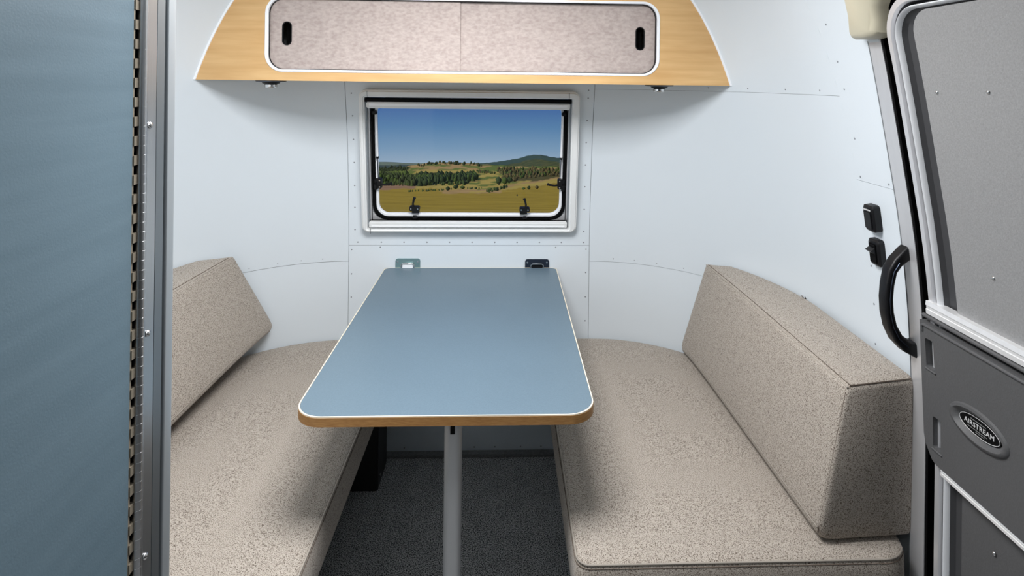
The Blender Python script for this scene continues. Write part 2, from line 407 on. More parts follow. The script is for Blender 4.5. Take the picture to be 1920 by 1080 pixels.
# front board with the opening cut (bridge outer and inner outlines with triangle fill)
def plate_with_hole(name, outl, hole, y0, y1, m_, parent):
    bm = bmesh.new()
    def loop(pts, y):
        vs = [bm.verts.new((p[0], y, p[1])) for p in pts]
        es = [bm.edges.new((vs[i], vs[(i+1) % len(vs)])) for i in range(len(vs))]
        return vs, es
    o0, e0 = loop(outl, y0); h0, e1 = loop(hole, y0)
    bmesh.ops.triangle_fill(bm, edges=e0 + e1, use_beauty=True)
    fs = list(bm.faces)
    ex = bmesh.ops.extrude_face_region(bm, geom=fs)
    bmesh.ops.translate(bm, vec=(0, y1 - y0, 0), verts=[v for v in ex['geom'] if isinstance(v, bmesh.types.BMVert)])
    bmesh.ops.recalc_face_normals(bm, faces=bm.faces)
    me = bpy.data.meshes.new(name); bm.to_mesh(me); bm.free(); me.materials.append(m_)
    o = bpy.data.objects.new(name, me); COL.objects.link(o); o.parent = parent; return o
plate_with_hole('front_board', out, OP, 0, .018, M['maple'], cab)
# white edge trim following the hull
def strip_x(sg):
    mb = MB(); a = []; b = []
    for x, z in outer:
        a.append((sg*(x - .000), z)); b.append((sg*(x + .0070), z))
    rings = [[(a[i][0], -.004, a[i][1]), (b[i][0], -.004, b[i][1]), (b[i][0], .010, b[i][1]), (a[i][0], .010, a[i][1])] for i in range(len(a))]
    mb.loft(rings); return mb.build('edge_trim', M['whiter'], cab, smooth=50)
strip_x(-1); strip_x(1)
# opening trim
mb = MB(); ring(mb, rrect(-.650, .630, .028, .274, .057, 8), rrect(-.641, .621, .036, .266, .048, 8), -.003, .022)
mb.build('opening_trim', M['whiter'], cab, smooth=40, bevel=.0015)
mb = MB(); ring(mb, rrect(-.641, .621, .036, .266, .048, 8), rrect(-.639, .619, .038, .264, .046, 8), .008, .022)
mb.build('trim_inner_ring', M['black'], cab)  # thin black ring lining the white opening trim
def felt_door(x0, x1, hxp, y, rr):
    e = plate_with_hole('sliding_door', rrect(x0, x1, .034, .268, rr, 8), rrect(hxp-.0135, hxp+.0135, .116, .190, .013, 6), y, y + .006, M['felt'], cab)
    mb = MB(); ring(mb, rrect(hxp-.0155, hxp+.0155, .114, .192, .0153, 6), rrect(hxp-.0125, hxp+.0125, .117, .189, .0122, 6), y - .001, y + .007)
    mb.build('finger_pull', M['black'], e, smooth=40)
    return e
felt_door(-.640, -.0265, -.5855, .014, (.047, .001, .001, .047))
felt_door(-.0285, .620, .5695, .0215, (.001, .047, .047, .001))
MB().box(-.60, .58, .05, .06, .04, .26).build('inner_back', M['rubber'], cab)
# underside, top is the hull; back to wall
def under(z0, z1, dy0, dy1):
    mb = MB(); pts = []
    for s in lin(-1.2, 1.2, 60):
        p = surf(s, ZB + .01, .006)
        if p.y > YC + .02: pts.append((p.x, p.y - YC))
    hw = half_at(YC, ZB) - .006
    poly = [(-hw, dy0)] + pts + [(hw, dy0)]
    mb.loft([[(p[0], p[1], z0) for p in poly], [(p[0], p[1], z1) for p in poly]])
    return mb
under(.0, .016, .018, 0).build('bottom_board', M['maple'], cab)
# reading lamps under the cabinet
for x in (-.651, .645):
    l = tag(empty('reading_lamp', (x, YC + .055, ZB)), 'round %s reading lamp under the %s end of the maple cabinet' % (('black and chrome',) + (('left',) if x < 0 else ('right',))), 'lamp', 'reading lamps under the overhead cabinet')
    def disc(prof, name, m_):
        mb = MB(); k = 24
        mb.loft([[(r_*math.cos(2*PI*i/k), r_*math.sin(2*PI*i/k), z) for i in range(k)] for r_, z in prof]); return mb.build(name, M[m_], l, smooth=30)
    disc(((.048, -.0005), (.048, -.003), (.044, -.0045), (.020, -.006)), 'base_plate', 'gunmetal')
    disc(((.030, -.004), (.026, -.010), (.016, -.013)), 'swivel', 'black')
    disc(((.018, -.012), (.0205, -.014), (.0205, -.021), (.018, -.0235)), 'lamp_head', 'chrome')
    disc(((.015, -.0232), (.014, -.0245)), 'lens', 'white')

# ------------------------------------------------------------------ table
tb = tag(empty('table', (0, 1.77, 0)), 'blue-grey laminate pedestal table with a wood edge standing between the two benches', 'table')
y0, y1 = 1.266 - 1.77, 2.264 - 1.77
rt = (.062, .062, .022, .022)
def slab(outl, z0, z1): 
    mb = MB(); mb.loft([[(p[0], p[1], z0) for p in outl], [(p[0], p[1], z1) for p in outl]]); return mb
slab(rrect(-.3285, .3285, y0+.0035, y1-.0035, rt, 10), .7005, .7205).build('tabletop', M['table'], tb, smooth=30)
mb = MB(); n = 44
def hring(mb, a, b, z0, z1):
    n = len(a)
    vs = [(p[0], p[1], z0) for p in a] + [(p[0], p[1], z1) for p in a] + [(p[0], p[1], z0) for p in b] + [(p[0], p[1], z1) for p in b]
    fs = []
    for i in range(n):
        j = (i+1) % n
        fs += [(i, j, n+j, n+i), (n+i, n+j, 3*n+j, 3*n+i), (2*n+j, 2*n+i, 3*n+i, 3*n+j), (j, i, 2*n+i, 2*n+j)]
    mb.add(vs, fs); return mb
A = rrect(-.332, .332, y0, y1, rt, 10); B = rrect(-.3285, .3285, y0+.0035, y1-.0035, rt, 10)
hring(MB(), A, B, .6990, .7184).build('wood_edge', M['ply'], tb, smooth=30)
A2 = rrect(-.3315, .3315, y0+.0005, y1-.0005, rt, 10); B2 = rrect(-.3290, .3290, y0+.003, y1-.003, rt, 10)
hring(MB(), A2, B2, .7182, .7210).build('edge_lip', M['lip'], tb, smooth=30)
lg = empty('leg', (.013, 1.336 - 1.77, 0), parent=tb)
o = slab(rrect(-.0195, .0195, -.026, .026, .014, 6), .006, .699).build('column', M['leg'], lg, smooth=40)
slab(rrect(-.0052, .0052, -.0275, -.025, .001, 2), .655, .6985).build('release_slot', M['rubber'], lg)
slab(rrect(-.030, .030, -.04, .04, .02, 6), .0005, .010).build('foot_plate', M['alu2'], lg, smooth=40, bevel=.002)
slab(rrect(-.05, .05, -.06, .06, .02, 6), .694, .7000).build('top_plate', M['alu2'], lg, smooth=40)
# wall brackets that carry the far edge
for (x0, x1, zt, m_, nm) in ((-.292, -.197, .756, 'lit_metal', 'metal hinge bracket in a painted lit tone on the wall behind the table, under the window, left one'), (.209, .303, .753, 'gunmetal', 'metal hinge bracket in a painted shaded tone on the wall behind the table, under the window, right one')):  # like brackets: left coloured as lit, right coloured as shaded
    b = tag(empty('wall_bracket', ((x0+x1)/2, 2.2675, zt - .03)), nm, 'bracket', 'table brackets on the back wall')
    w_ = (x1 - x0)/2
    pr = rrect(-w_, w_, -.03, .03, (.001, .001, .010, .010), 5)
    MB().loft([[(p[0], .0, p[1]) for p in pr], [(p[0], -.003, p[1]) for p in pr]]).build('plate', M[m_], b, smooth=40)
    MB().tube([(-.024, -.004, -.024), (-.024, -.008, .008), (-.018, -.009, .013), (.018, -.009, .013), (.024, -.008, .008), (.024, -.004, -.024)], .0028, 8).build('hinge_loop', M['chrome'] if m_ == 'lit_metal' else M['alu2'], b, smooth=50)
    MB().box(-.020, .020, -.007, -.003, -.022, .008).build('hinge_flap', M['whiter'] if m_ == 'lit_metal' else M['black'], b)  # flap white on the lit bracket, black on the shaded one
    for dx in (-w_+.009, w_-.009):
        MB().tube([(dx, -.0028, .018), (dx, -.0048, .018)], .0035, 8).build('screw', M['chrome'], b)

# ------------------------------------------------------------------ benches and cushions
def offset_poly(poly, d):
    n = len(poly); out = []
    for i in range(n):
        a, b, c = Vector(poly[i-1]), Vector(poly[i]), Vector(poly[(i+1) % n])
        e1 = (b - a).normalized(); e2 = (c - b).normalized()
        n1 = Vector((-e1.y, e1.x)); n2 = Vector((-e2.y, e2.x)); nn = (n1 + n2)
        nn = nn / max(.3, nn.dot(n1)) if nn.length > 1e-6 else n1
        out.append((b.x + nn.x * d, b.y + nn.y * d))
    return out
def cushion_plan(xe, y0, off, rc=.03, step=34):
    """counter-clockwise plan of a bench part on the +x side; follows the hull at the back"""
    pts = []
    s1 = min(sy_(y0), 3.2)
    s0 = None
    for s in lin(.1, SA, step):
        p = surf(s, .4, off)
        if p.x > xe + .005: pts.append((p.x, p.y))
    xr = surf(SA + .1, .4, off).x - (.035 if rc > .02 else 0); yb = surf(xe, .4, off).y if xe < HF else pts[0][1]
    def corner(cx, cy_, a0):
        return [(cx + rc*math.cos(R(a0 + 90*i/5)), cy_ + rc*math.sin(R(a0 + 90*i/5))) for i in range(6)]
    poly = corner(xe + rc, y0 + rc, 180) + [(xr - rc*2.4 + rc*2.4*math.cos(R(270 + 90*i/8)), y0 + rc*2.4 + rc*2.4*math.sin(R(270 + 90*i/8))) for i in range(9)]
    poly += [(x, y) for x, y in pts[::-1]] + [(xe, yb)]
    return poly     # ccw: near-left, near-right, up the hull side, back, and home
def seat(name, sg, xe, y0, z0, z1, label, cat):
    poly = cushion_plan(xe, y0, .006)
    base = Vector((sg*.65, 1.6, z0))
    e = tag(empty(name, base), label, cat)
    rings = []
    prof = [(.010, z0), (.003, z0 + .004), (0, z0 + .012), (-.0015, (z0+z1)/2), (0, z1 - .014), (.003, z1 - .007), (.008, z1 - .003), (.018, z1 - .0005), (.04, z1 + .0015), (.07, z1 + .003)]
    gx = sum(p[0] for p in poly)/len(poly)*0 + (min(p[0] for p in poly) + max(p[0] for p in poly))/2
    gy = (min(p[1] for p in poly) + max(p[1] for p in poly))/2
    wx = max(p[0] for p in poly) - gx; wy = max(p[1] for p in poly) - gy
    for ins, z in prof:
        pp = [(gx + (x-gx)*(1-ins/wx), gy + (y-gy)*(1-ins/wy)) for x, y in poly]
        rings.append([(sg*x - base.x, y - base.y, z - base.z) for x, y in pp])
    cx = sum(p[0] for p in poly)/len(poly); cy_ = sum(p[1] for p in poly)/len(poly)
    last = rings[-1]; c = Vector((sg*.66 - base.x, (y0 + 2.2)/2 - base.y, 0))
    c = Vector((sg*gx - base.x, gy - base.y, 0))
    for k in (.7, .4, .1):
        rings.append([(c.x + (p[0]-c.x)*k, c.y + (p[1]-c.y)*k, last[0][2] + .0035*(1-k)) for p in last])
    mb = MB(); mb.loft(rings); body = mb.build('cushion_body', M['fabric'], e, smooth=70)
    # seam along the top edge
    pp = offset_poly(poly, .0035)
    k = [i for i in range(len(pp))]
    line = [(sg*pp[i][0] - base.x, pp[i][1] - base.y, z1 - .0045 - base.z) for i in [len(pp)-1] + k[:12]]
    MB().tube(line, .0022, 6).build('seam', M['piping'], e, smooth=60)
    pp2 = offset_poly(poly, .0008)
    line2 = [(sg*pp2[i][0] - base.x, pp2[i][1] - base.y, z1 - .011 - base.z) for i in [len(pp)-1] + k[:12]]
    MB().tube(line2, .0009, 5).build('stitch_line', M['seam'], e)
    return e
def bench_base(sg, x0, y0, z1, label):
    poly = cushion_plan(x0, y0, .010, .004)
    mb = MB(); mb.loft([[(sg*x - sg*.65, y - 1.6, .0005) for x, y in poly], [(sg*x - sg*.65, y - 1.6, z1) for x, y in poly]])
    e = tag(empty('bench_base', (sg*.65, 1.6, 0)), label, 'bench')
    mb.build('plinth', M['darkwood'], e)
    poly2 = cushion_plan(x0 - .02, y0 - .0, .010, .004)
    mb = MB(); mb.loft([[(sg*x - sg*.65, y - 1.6, z1) for x, y in poly2], [(sg*x - sg*.65, y - 1.6, z1 + .014) for x, y in poly2]])
    mb.build('seat_board', M['dark'], e)
    return e
ZS = .334
bench_base(1, .36, 1.215, ZS - .015, 'dark plinth carrying the right-hand seat cushion beside the grey door')
bench_base(-1, .50, .83, ZS - .015, 'dark plinth carrying the left-hand seat cushion behind the blue-grey cabinet')
seat('seat_cushion', 1, .280, 1.197, ZS, .450, 'speckled beige seat cushion on the right bench, before the grey door', 'cushion')
seat('seat_cushion', -1, .280, .80, ZS, .450, 'speckled beige seat cushion on the left bench, beside the blue-grey cabinet', 'cushion')

def backrest(sg, near, far, xcap, label):
    """wedge cushion given by its corners (x, y, z) at the near and far end: front-bottom, front-top, back-bottom, back-top"""
    base = Vector((sg*.92, near[0][1], near[0][2]))
    e = tag(empty('back_cushion', base), label, 'cushion')
    near = [Vector(p) for p in near]; far = [Vector(p) for p in far]
    W_, H_ = .20, .345
    pr = rrect(0, W_, 0, H_, (.034, .014, .012, .016), 5); S = []
    for i, p in enumerate(pr):
        q = pr[(i+1) % len(pr)]; L = math.hypot(q[0]-p[0], q[1]-p[1]); k = max(1, int(L/.04))
        for j in range(k): S.append(((p[0]+(q[0]-p[0])*j/k)/W_, (p[1]+(q[1]-p[1])*j/k)/H_))
    def P(s, h, v, sh=0.0):
        c = [n_.lerp(f_, v) for n_, f_ in zip(near, far)]
        f_ = c[0].lerp(c[1], h); b_ = c[2].lerp(c[3], h)
        y = f_.y + (b_.y - f_.y)*s; z = f_.z + (b_.z - f_.z)*s
        xb = min(xcap + (b_.x - xcap)*1.0, half_at(max(y, YS+.001), z, .010) if y > YS else hx(z, .010))
        x = f_.x + (xb - f_.x)*s
        x -= .010 * math.sin(PI*h) * math.sin(PI*v) * (1-s)
        cx = (c[0].x + c[3].x)/2; cz = (c[0].z + c[1].z)/2
        x += (cx - x)*sh/.12; z += (cz - z)*sh/.17
        if y > YS: x = min(x, half_at(y, z, .008))
        return (sg*x - base.x, y - base.y, z - base.z)
    L = far[0].y - near[0].y
    rings = [[P(s, h, v, sh) for s, h in S] for v, sh in [(0, .012), (.004/L, .005), (.012/L, 0)] + [(v, 0) for v in lin(.05, .95, 20)] + [(.975, 0), (.99, .004), (1, .014)]]
    mb = MB(); mb.loft(rings); mb.build('cushion_body', M['fabric'], e, smooth=65)
    MB().tube([(P(0.03, .985, v)) for v in lin(.004, .985, 24)], .0019, 6).build('seam', M['piping'], e, smooth=60)
    MB().tube([(P(0.055, 1.0, v)) for v in lin(.004, .97, 24)], .0010, 5).build('stitch_line', M['seam'], e)
    MB().tube([(P(0.02, h, .006)) for h in lin(.06, .95, 12)] + [P(s, .993, .006) for s in lin(.08, .94, 8)], .0014, 5).build('end_seam', M['seam'], e)
    MB().tube([P(-.004, .10, v) for v in lin(.004, .975, 20)], .0012, 5).build('lower_seam', M['piping'], e)
    return e
backrest(1, [(.803, 1.232, .4555), (.862, 1.220, .802), (1.035, 1.245, .4555), (1.030, 1.240, .808)],
         [(.780, 2.140, .462), (.845, 2.055, .806), (1.035, 2.07, .462), (1.035, 2.01, .812)], 1.04,
         'speckled beige wedge back cushion leaning on the right wall, by the black handle')
backrest(-1, [(.810, .86, .4555), (.955, .86, .772), (1.035, .86, .4555), (1.035, .86, .772)],
         [(.705, 2.178, .530), (.818, 2.085, .826), (1.035, 2.10, .530), (1.035, 2.03, .830)], 1.035,
         'speckled beige wedge back cushion on the left wall, half hidden by the blue-grey cabinet')
# small strap bracket peeking over the right back cushion
bk = tag(empty('strap_bracket', (hx(.80, .006), 1.728, .800)), 'small dark metal bracket peeking out above the right back cushion', 'bracket')
MB().box(-.012, .0, -.014, .014, -.02, .008).build('plate', M['dark'], bk, bevel=.002)
MB().tube([(-.012, -.010, .004), (-.016, -.004, .010), (-.010, .010, .006)], .003, 6).build('hook', M['chrome'], bk, smooth=40)
# black box under the left seat
hb = tag(empty('heater_box', (-.39, 2.13, 0)), 'black metal box on the carpet under the left bench, by the back wall', 'box')
MB().box(-.085, .083, -.072, .085, .001, .285).build('casing', M['dark'], hb, bevel=.004)
MB().box(.0832, .088, -.05, .085, .235, .25).build('lid_rim', M['black'], hb)
MB().tube([(.083, -.045, .045), (.0875, -.045, .045)], .006, 10).build('stud', M['chrome'], hb, smooth=40)

# ------------------------------------------------------------------ blue-grey cabinet at the left with piano hinge
XP = -.310
tc_ = tag(empty('tall_cabinet', (-.66, .2, 0)), 'tall blue-grey laminate cabinet at the left edge with a full-length piano hinge', 'cabinet')
def tcb(name, m_, x0, x1, ya, yb, z0=.02, z1=1.938, bevel=0, par=None, sm=None):
    return MB().box(x0+.66, x1+.66, ya-.2, yb-.2, z0, z1).build(name, M[m_], par or tc_, bevel=bevel, smooth=sm)
tcb('door_panel', 'lamin', XP-.020, XP, -.30, .6915, .03, 1.93, .001)
tcb('edge_band', 'brass', XP-.018, XP-.0008, .6918, .6945, .03, 1.93)
tcb('hinge_recess', 'rubber', XP-.022, XP-.006, .6945, .7075, .03, 1.93)
lf = tcb('hinge_leaf', 'alu', XP-.020, XP-.001, .7075, .7385, .03, 1.93, .001)
tcb('corner_profile', 'alu2', XP-.020, XP-.0015, .7387, .7565, .03, 1.93, .001)
tcb('profile_groove', 'rubber', XP-.020, XP-.006, .7565, .7605, .03, 1.93)
mb = MB(); pr = rrect(XP-.030+.66, XP+.66, .7605-.2, .7835-.2, (.002, .002, .009, .002), 5)
mb.loft([[(p[0], p[1], .02) for p in pr], [(p[0], p[1], 1.938) for p in pr]]); mb.build('edge_profile', M['alumat'], tc_, smooth=40)
# end board following the hull
prof = [(XP-.02, .02)] + [(-(hx(z, .006)), z) for z in lin(.02, 1.90, 24)] + [(-(hx(1.9, .006)), 1.93), (XP-.02, 1.93)]
mb = MB(); mb.loft([[(p[0]+.66, .752-.2, p[1]) for p in prof], [(p[0]+.66, .776-.2, p[1]) for p in prof]]); mb.build('end_board', M['white'], tc_)
tcb('rear_board', 'white', -.90, XP-.001, -.325, -.303, .02, 1.6)
kn = bpy.data.meshes.new('knuckle')
mb = MB(); k = 10
mb.loft([[(r_*math.cos(2*PI*i/k), r_*math.sin(2*PI*i/k), z) for i in range(k)] for r_, z in ((.0052, 0), (.0058, .0006), (.0058, .0117), (.0052, .0123))])
# knuckle pair: alternate leaves, the door-side ones carry a brassy tab
z = .62; i = 0; proto = None
while z < 1.72:
    if proto is None:
        a = mb.build('knuckle', M['alu2'], tc_, smooth=40); proto = a
        a.data.materials[0] = M['alu']
    else:
        a = proto.copy(); COL.objects.link(a)
    a.location = (XP + .0010 + .66, .7055 - .2, z)
    if i % 2 == 0:
        if i == 0:
            t = MB().box(-.006, .0, -.0125, -.004, .0005, .0118).build('leaf_tab', M['brass'], tc_); tab = t
        else: t = tab.copy(); COL.objects.link(t)
        t.location = (XP + .0006 + .66, .7055 - .2, z)
    z += .01133; i += 1
for zc in (1.390, 1.137, .866, .60, 1.65):
    mb = MB(); k = 12
    mb.loft([[(h, r_*math.cos(2*PI*i/k), r_*math.sin(2*PI*i/k)) for i in range(k)] for r_, h in ((.0040, 0), (.0040, .0009), (.0028, .0024), (.0008, .0030))])
    s_ = mb.build('screw', M['chrome'], tc_, smooth=50); s_.location = (XP - .0006 + .66, .7245 - .2, zc)

# ------------------------------------------------------------------ entry door at the right
dr = tag(empty('door_1', (hx(.8), .75, 0)), 'grey entry door with aluminium frame at the right edge', kind='structure')
B0 = dr.location.copy()
def dp(y, z, off): return (hx(z, off) + max(0, min(z, 1.62) - 1.22)**2*.22 - B0.x, y - B0.y, z)
def sweep(name, m_, prof, ytop=None, zt=1.622, rc=.085, yE=1.137, ylo=.05, zlo=.01, clip=None):
    """prof: list of (inset t, off) across the frame; path runs up the left side, round the top corner and along the top"""
    path = []
    for z in lin(zlo, zt - rc, 26): path.append((0, z))
    path = [('v', z) for z in lin(zlo, zt - rc, 26)][:-1] + [('a', a) for a in lin(0, 90, 10)] + [('h', y) for y in lin(yE - rc - .02, ylo, 14)]
    rings = []
    for kind, q in path:
        row = []
        for t, off in prof:
            if kind == 'v': y, z = yE - t, q
            elif kind == 'a': y = yE - rc + (rc - t)*math.cos(R(q)); z = zt - rc + (rc - t)*math.sin(R(q))
            else: y, z = q, zt - t
            row.append(dp(y, z, off))
        rings.append(row)
    mb = MB(); mb.loft(rings, closed=False, cap0=False, cap1=False)
    return mb.build(name, M[m_], dr, smooth=45)
sweep('door_gasket', 'rubber', [(-.085, -.022), (-.006, .000), (0, .04), (.003, .055)])
sweep('frame_rail', 'rail', [(0, .03), (.0, .054), (.003, .059), (.0155, .060), (.0165, .050)])
sweep('frame_groove', 'recess', [(.0165, .052), (.0172, .036), (.0218, .036), (.0225, .050)])
sweep('frame_bead', 'whiter', [(.0225, .050), (.0240, .056), (.0262, .059), (.0285, .056), (.030, .048)])
sweep('frame_recess', 'recess', [(.030, .048), (.036, .040), (.10, .038)])
# skins: upper and lower
def door_skin(name, m_, yL, z0, z1, off, rtl=.05, nz=16):
    mb = MB(); zs = lin(z0, z1-rtl, nz) + [z1 - rtl + rtl*math.sin(R(a)) for a in (12, 25, 38, 50, 62, 74, 84, 90)]; ys0 = []
    for z in zs:
        y = yL
        if z > z1 - rtl: u = (z - (z1 - rtl))/rtl; y = yL - rtl*(1 - math.sqrt(max(0, 1-u*u)))
        ys0.append(y)
    fr = [[dp(y, z, off) for y in (yy, yy-.012, .6, .30)] for yy, z in zip(ys0, zs)]
    bk_ = [[dp(y, z, off-.018) for y in (yy, yy-.012, .6, .30)] for yy, z in zip(ys0, zs)]
    mb.loft(fr, closed=False, cap0=False, cap1=False); mb.loft(bk_, closed=False, cap0=False, cap1=False)
    mb.loft([[f[0] for f in fr], [b_[0] for b_ in bk_]], closed=False, cap0=False, cap1=False)
    mb.loft([fr[-1], bk_[-1]], closed=False, cap0=False, cap1=False)
    return mb.build(name, M[m_], dr, smooth=45)
up_ = door_skin('upper_panel', 'doorgrey', 1.068, 1.0, 1.588, .052, rtl=.045)
lo_ = door_skin('lower_panel', 'doorlow', 1.075, .02, .70, .050, rtl=.001)
for (y, z) in ((1.037, 1.437), (.923, 1.44), (.975, 1.117), (.86, 1.117), (1.0, .62)):
    mb = MB(); c = Vector(dp(y, z, .0522)); k = 10
    mb.loft([[(c.x - h, c.y + r_*math.cos(2*PI*i/k), c.z + r_*math.sin(2*PI*i/k)) for i in range(k)] for r_, h in ((.0038, 0), (.0034, .0012), (.0012, .0022))])
    mb.build('rivet', M['chrome'], dr, smooth=50)
# transom bar and lower bar
def bar(name, z0, z1, yL, o0, o1, m_='bright'):
    mb = MB(); rows = []
    for y in (yL, .7, .30):
        rows.append([dp(y, z0, o0), dp(y, z0, o1), dp(y, z0+(z1-z0)*.35, o1), dp(y, z0+(z1-z0)*.38, o1-.0015), dp(y, z0+(z1-z0)*.62, o1-.0015), dp(y, z0+(z1-z0)*.66, o1), dp(y, z1, o1-.002), dp(y, z1, o0)])
    mb.loft(rows); return mb.build(name, M[m_], dr, smooth=30)
bar('transom_bar', .993, 1.019, 1.135, .045, .066)
bar('lower_bar', .686, .700, 1.108, .045, .068)
# moulded plastic mid panel with two recessed slots, chamfered corners
MOF = .070
def pt(y, z, off=MOF): return dp(y, z, off)
bm = bmesh.new()
outl = [(1.150, .975), (1.150, .745), (1.146, .728), (1.128, .705), (1.118, .7005), (.30, .7005), (.30, .975)]
slots = [rrect(1.116, 1.138, .885, .943, .004, 3), rrect(1.104, 1.125, .731, .793, .004, 3)]
def bl(pts):
    vs = [bm.verts.new(pt(*p)) for p in pts]; es = [bm.edges.new((vs[i], vs[(i+1) % len(vs)])) for i in range(len(vs))]; return vs, es
allE = []; ov, oe = bl(outl); allE += oe; sv = []
for s_ in slots:
    v_, e_ = bl(s_); sv.append(v_); allE += e_
# ring of the badge dish
YB, ZBG = 1.013, .834
dish = [(YB + .068*math.cos(2*PI*i/40), ZBG + .035*math.sin(2*PI*i/40)) for i in range(40)]
dv, de = bl(dish); allE += de
bmesh.ops.triangle_fill(bm, edges=allE, use_beauty=True)
# remove fill inside holes if any
def inside(c, cy0, cz0, a, b): return ((c.y + B0.y - cy0)/a)**2 + ((c.z - cz0)/b)**2 < .9
rem = [f for f in bm.faces if inside(f.calc_center_median(), YB, ZBG, .068, .035) or any(min(p[0] for p in s_) < f.calc_center_median().y + B0.y < max(p[0] for p in s_) and min(p[1] for p in s_) < f.calc_center_median().z < max(p[1] for p in s_) for s_ in slots)]
bmesh.ops.delete(bm, geom=rem, context='FACES_ONLY')
def skirt(vs, d_off, yadd=0):
    n = len(vs); nw = [bm.verts.new((v.co.x + d_off, v.co.y, v.co.z)) for v in vs]
    for i in range(n): bm.faces.new((vs[i], vs[(i+1) % n], nw[(i+1) % n], nw[i]))
    return nw
skirt(ov, .03)
for v_ in sv:
    nw = skirt(v_, .016); bm.faces.new(nw)
# dish: raised rolled ring then sunk floor
nw = [bm.verts.new(pt(YB + .0665*math.cos(2*PI*i/40), ZBG + .0338*math.sin(2*PI*i/40))) for i in range(40)]
for i in range(40): bm.faces.new((dv[i], dv[(i+1) % 40], nw[(i+1) % 40], nw[i]))
prev = nw
for ry_, rz_, off in ((.064, .0315, MOF+.004), (.058, .0265, MOF+.005), (.050, .0200, MOF-.001), (.047, .0175, MOF-.004)):
    nw = [bm.verts.new(pt(YB + ry_*math.cos(2*PI*i/40), ZBG + rz_*math.sin(2*PI*i/40), off)) for i in range(40)]
    for i in range(40): bm.faces.new((prev[i], prev[(i+1) % 40], nw[(i+1) % 40], nw[i]))
    prev = nw
bm.faces.new(prev)
bmesh.ops.recalc_face_normals(bm, faces=bm.faces)
me = bpy.data.meshes.new('moulded_panel'); bm.to_mesh(me); bm.free(); me.materials.append(M['doorlow'])
mp_ = bpy.data.objects.new('moulded_panel', me); COL.objects.link(mp_); mp_.parent = dr
me.polygons.foreach_set('use_smooth', [True]*len(me.polygons)); me.set_sharp_from_angle(angle=R(50))
MB().tube([pt(1.144, z, MOF) for z in (.955, .966)] + [pt(y, .969, MOF) for y in (1.138, 1.0, .6, .30)], .0035, 8).build('panel_bead', M['doorlow'], mp_, smooth=60)
MB().tube([pt(y, .9865, MOF-.006) for y in (1.145, .8, .30)], .0045, 8).build('upper_bead', M['doorlow'], dr, smooth=60)
for (ya, yb, za, zb) in ((1.112, 1.140, .8815, .8845), (1.100, 1.127, .7275, .7305)):
    MB().tube([pt(ya, za, MOF), pt(yb, za, MOF)], .0022, 8).build('slot_lip', M['doorlow'], mp_, smooth=60)
# badge
bd = empty('badge', pt(YB, ZBG, MOF-.004), parent=dr)
def oval(ry_, rz_, x0, x1, name, m_):
    k = 40; mb = MB(); mb.loft([[(x, ry_*math.cos(2*PI*i/k), rz_*math.sin(2*PI*i/k)) for i in range(k)] for x in (x0, x1)]); return mb.build(name, M[m_], bd, smooth=40)
oval(.0465, .0172, 0, -.0020, 'badge_plate', 'rubber')
mb = MB(); k = 44
mb.tube([(-.0022, .0445*math.cos(2*PI*i/k), .0160*math.sin(2*PI*i/k)) for i in range(k+1)], .0006, 6, cap=False); mb.build('badge_rim', M['letter'], bd, smooth=60)
# text faces -x, reads towards -y (left of viewer is far = +y)
TM = Matrix(((0, 0, -1, -.0024), (-1, 0, 0, 0), (0, 1, 0, .0003), (0, 0, 0, 1)))
tubeword('AIRSTREAM', .0122, .0002, 'lettering', M['letter'], bd, TM)
for (yc, zc, L, h) in ((.002, .0088, .034, .0012), (.004, -.0074, .044, .0012), (-.002, -.0110, .020, .0010)):
    MB().box(-.0026, -.0020, yc-L/2, yc+L/2, zc-h/2, zc+h/2).build('fine_print', M['letterdim'], bd)
# jamb
def vstrip(mb, ya, yb, off, z0, z1, nz=26, th=.02):
    rows = [[dp(ya, z, off), dp(yb, z, off), dp(yb, z, off-th), dp(ya, z, off-th)] for z in lin(z0, z1, nz)]
    mb.loft(rows)
mb = MB(); vstrip(mb, 1.247, 1.205, .026, .01, 1.60, th=.03); mb.build('jamb', M['rail'], dr, smooth=40)
mb = MB(); vstrip(mb, 1.2048, 1.198, .0245, .01, 1.60, th=.034); mb.build('jamb_gasket', M['rubber'], dr)
mb = MB(); vstrip(mb, 1.249, 1.2462, .0265, .01, 1.55, th=.02); mb.build('jamb_seal', M['joint'], dr)
# backing so that no daylight comes round the door
mb = MB(); hull_patch(mb, lin(SD0-.02, SD1+.05, 12), zgrid(-.02, 1.74), -.05, -.032); o = mb.build('outer_skin', M['rubber'], dr)
o.location = (-B0.x, -B0.y, -B0.z)

# cream moulding round the upper door corner
vm = tag(empty('cream_moulding', (hx(1.6), 1.2, 1.6)), 'cream plastic moulding on the wall at the upper corner of the grey door', 'trim')
VB = vm.location.copy()
po = [(1.252, 1.560), (1.245, 1.60), (1.20, 1.72), (.55, 1.72), (.55, 1.650), (1.02, 1.650), (1.07, 1.646), (1.115, 1.630), (1.143, 1.605), (1.154, 1.575), (1.156, 1.556), (1.17, 1.549), (1.20, 1.546), (1.242, 1.548)]
mb = MB(); rings = []
for ins, off in ((0, .004), (0, .050), (.004, .060), (.012, .066)):
    pp = offset_poly(po, ins) if ins else po
    rings.append([(min(hx(z, .004), .985) if off < .01 else min(.935 - off, hx(z, off-.03)) , y, z) for y, z in pp])
rings = [[(a-VB.x, b-VB.y, c-VB.z) for a, b, c in q] for q in rings]
mb.loft(rings); mb.build('moulding_body', M['cream'], vm, smooth=50)

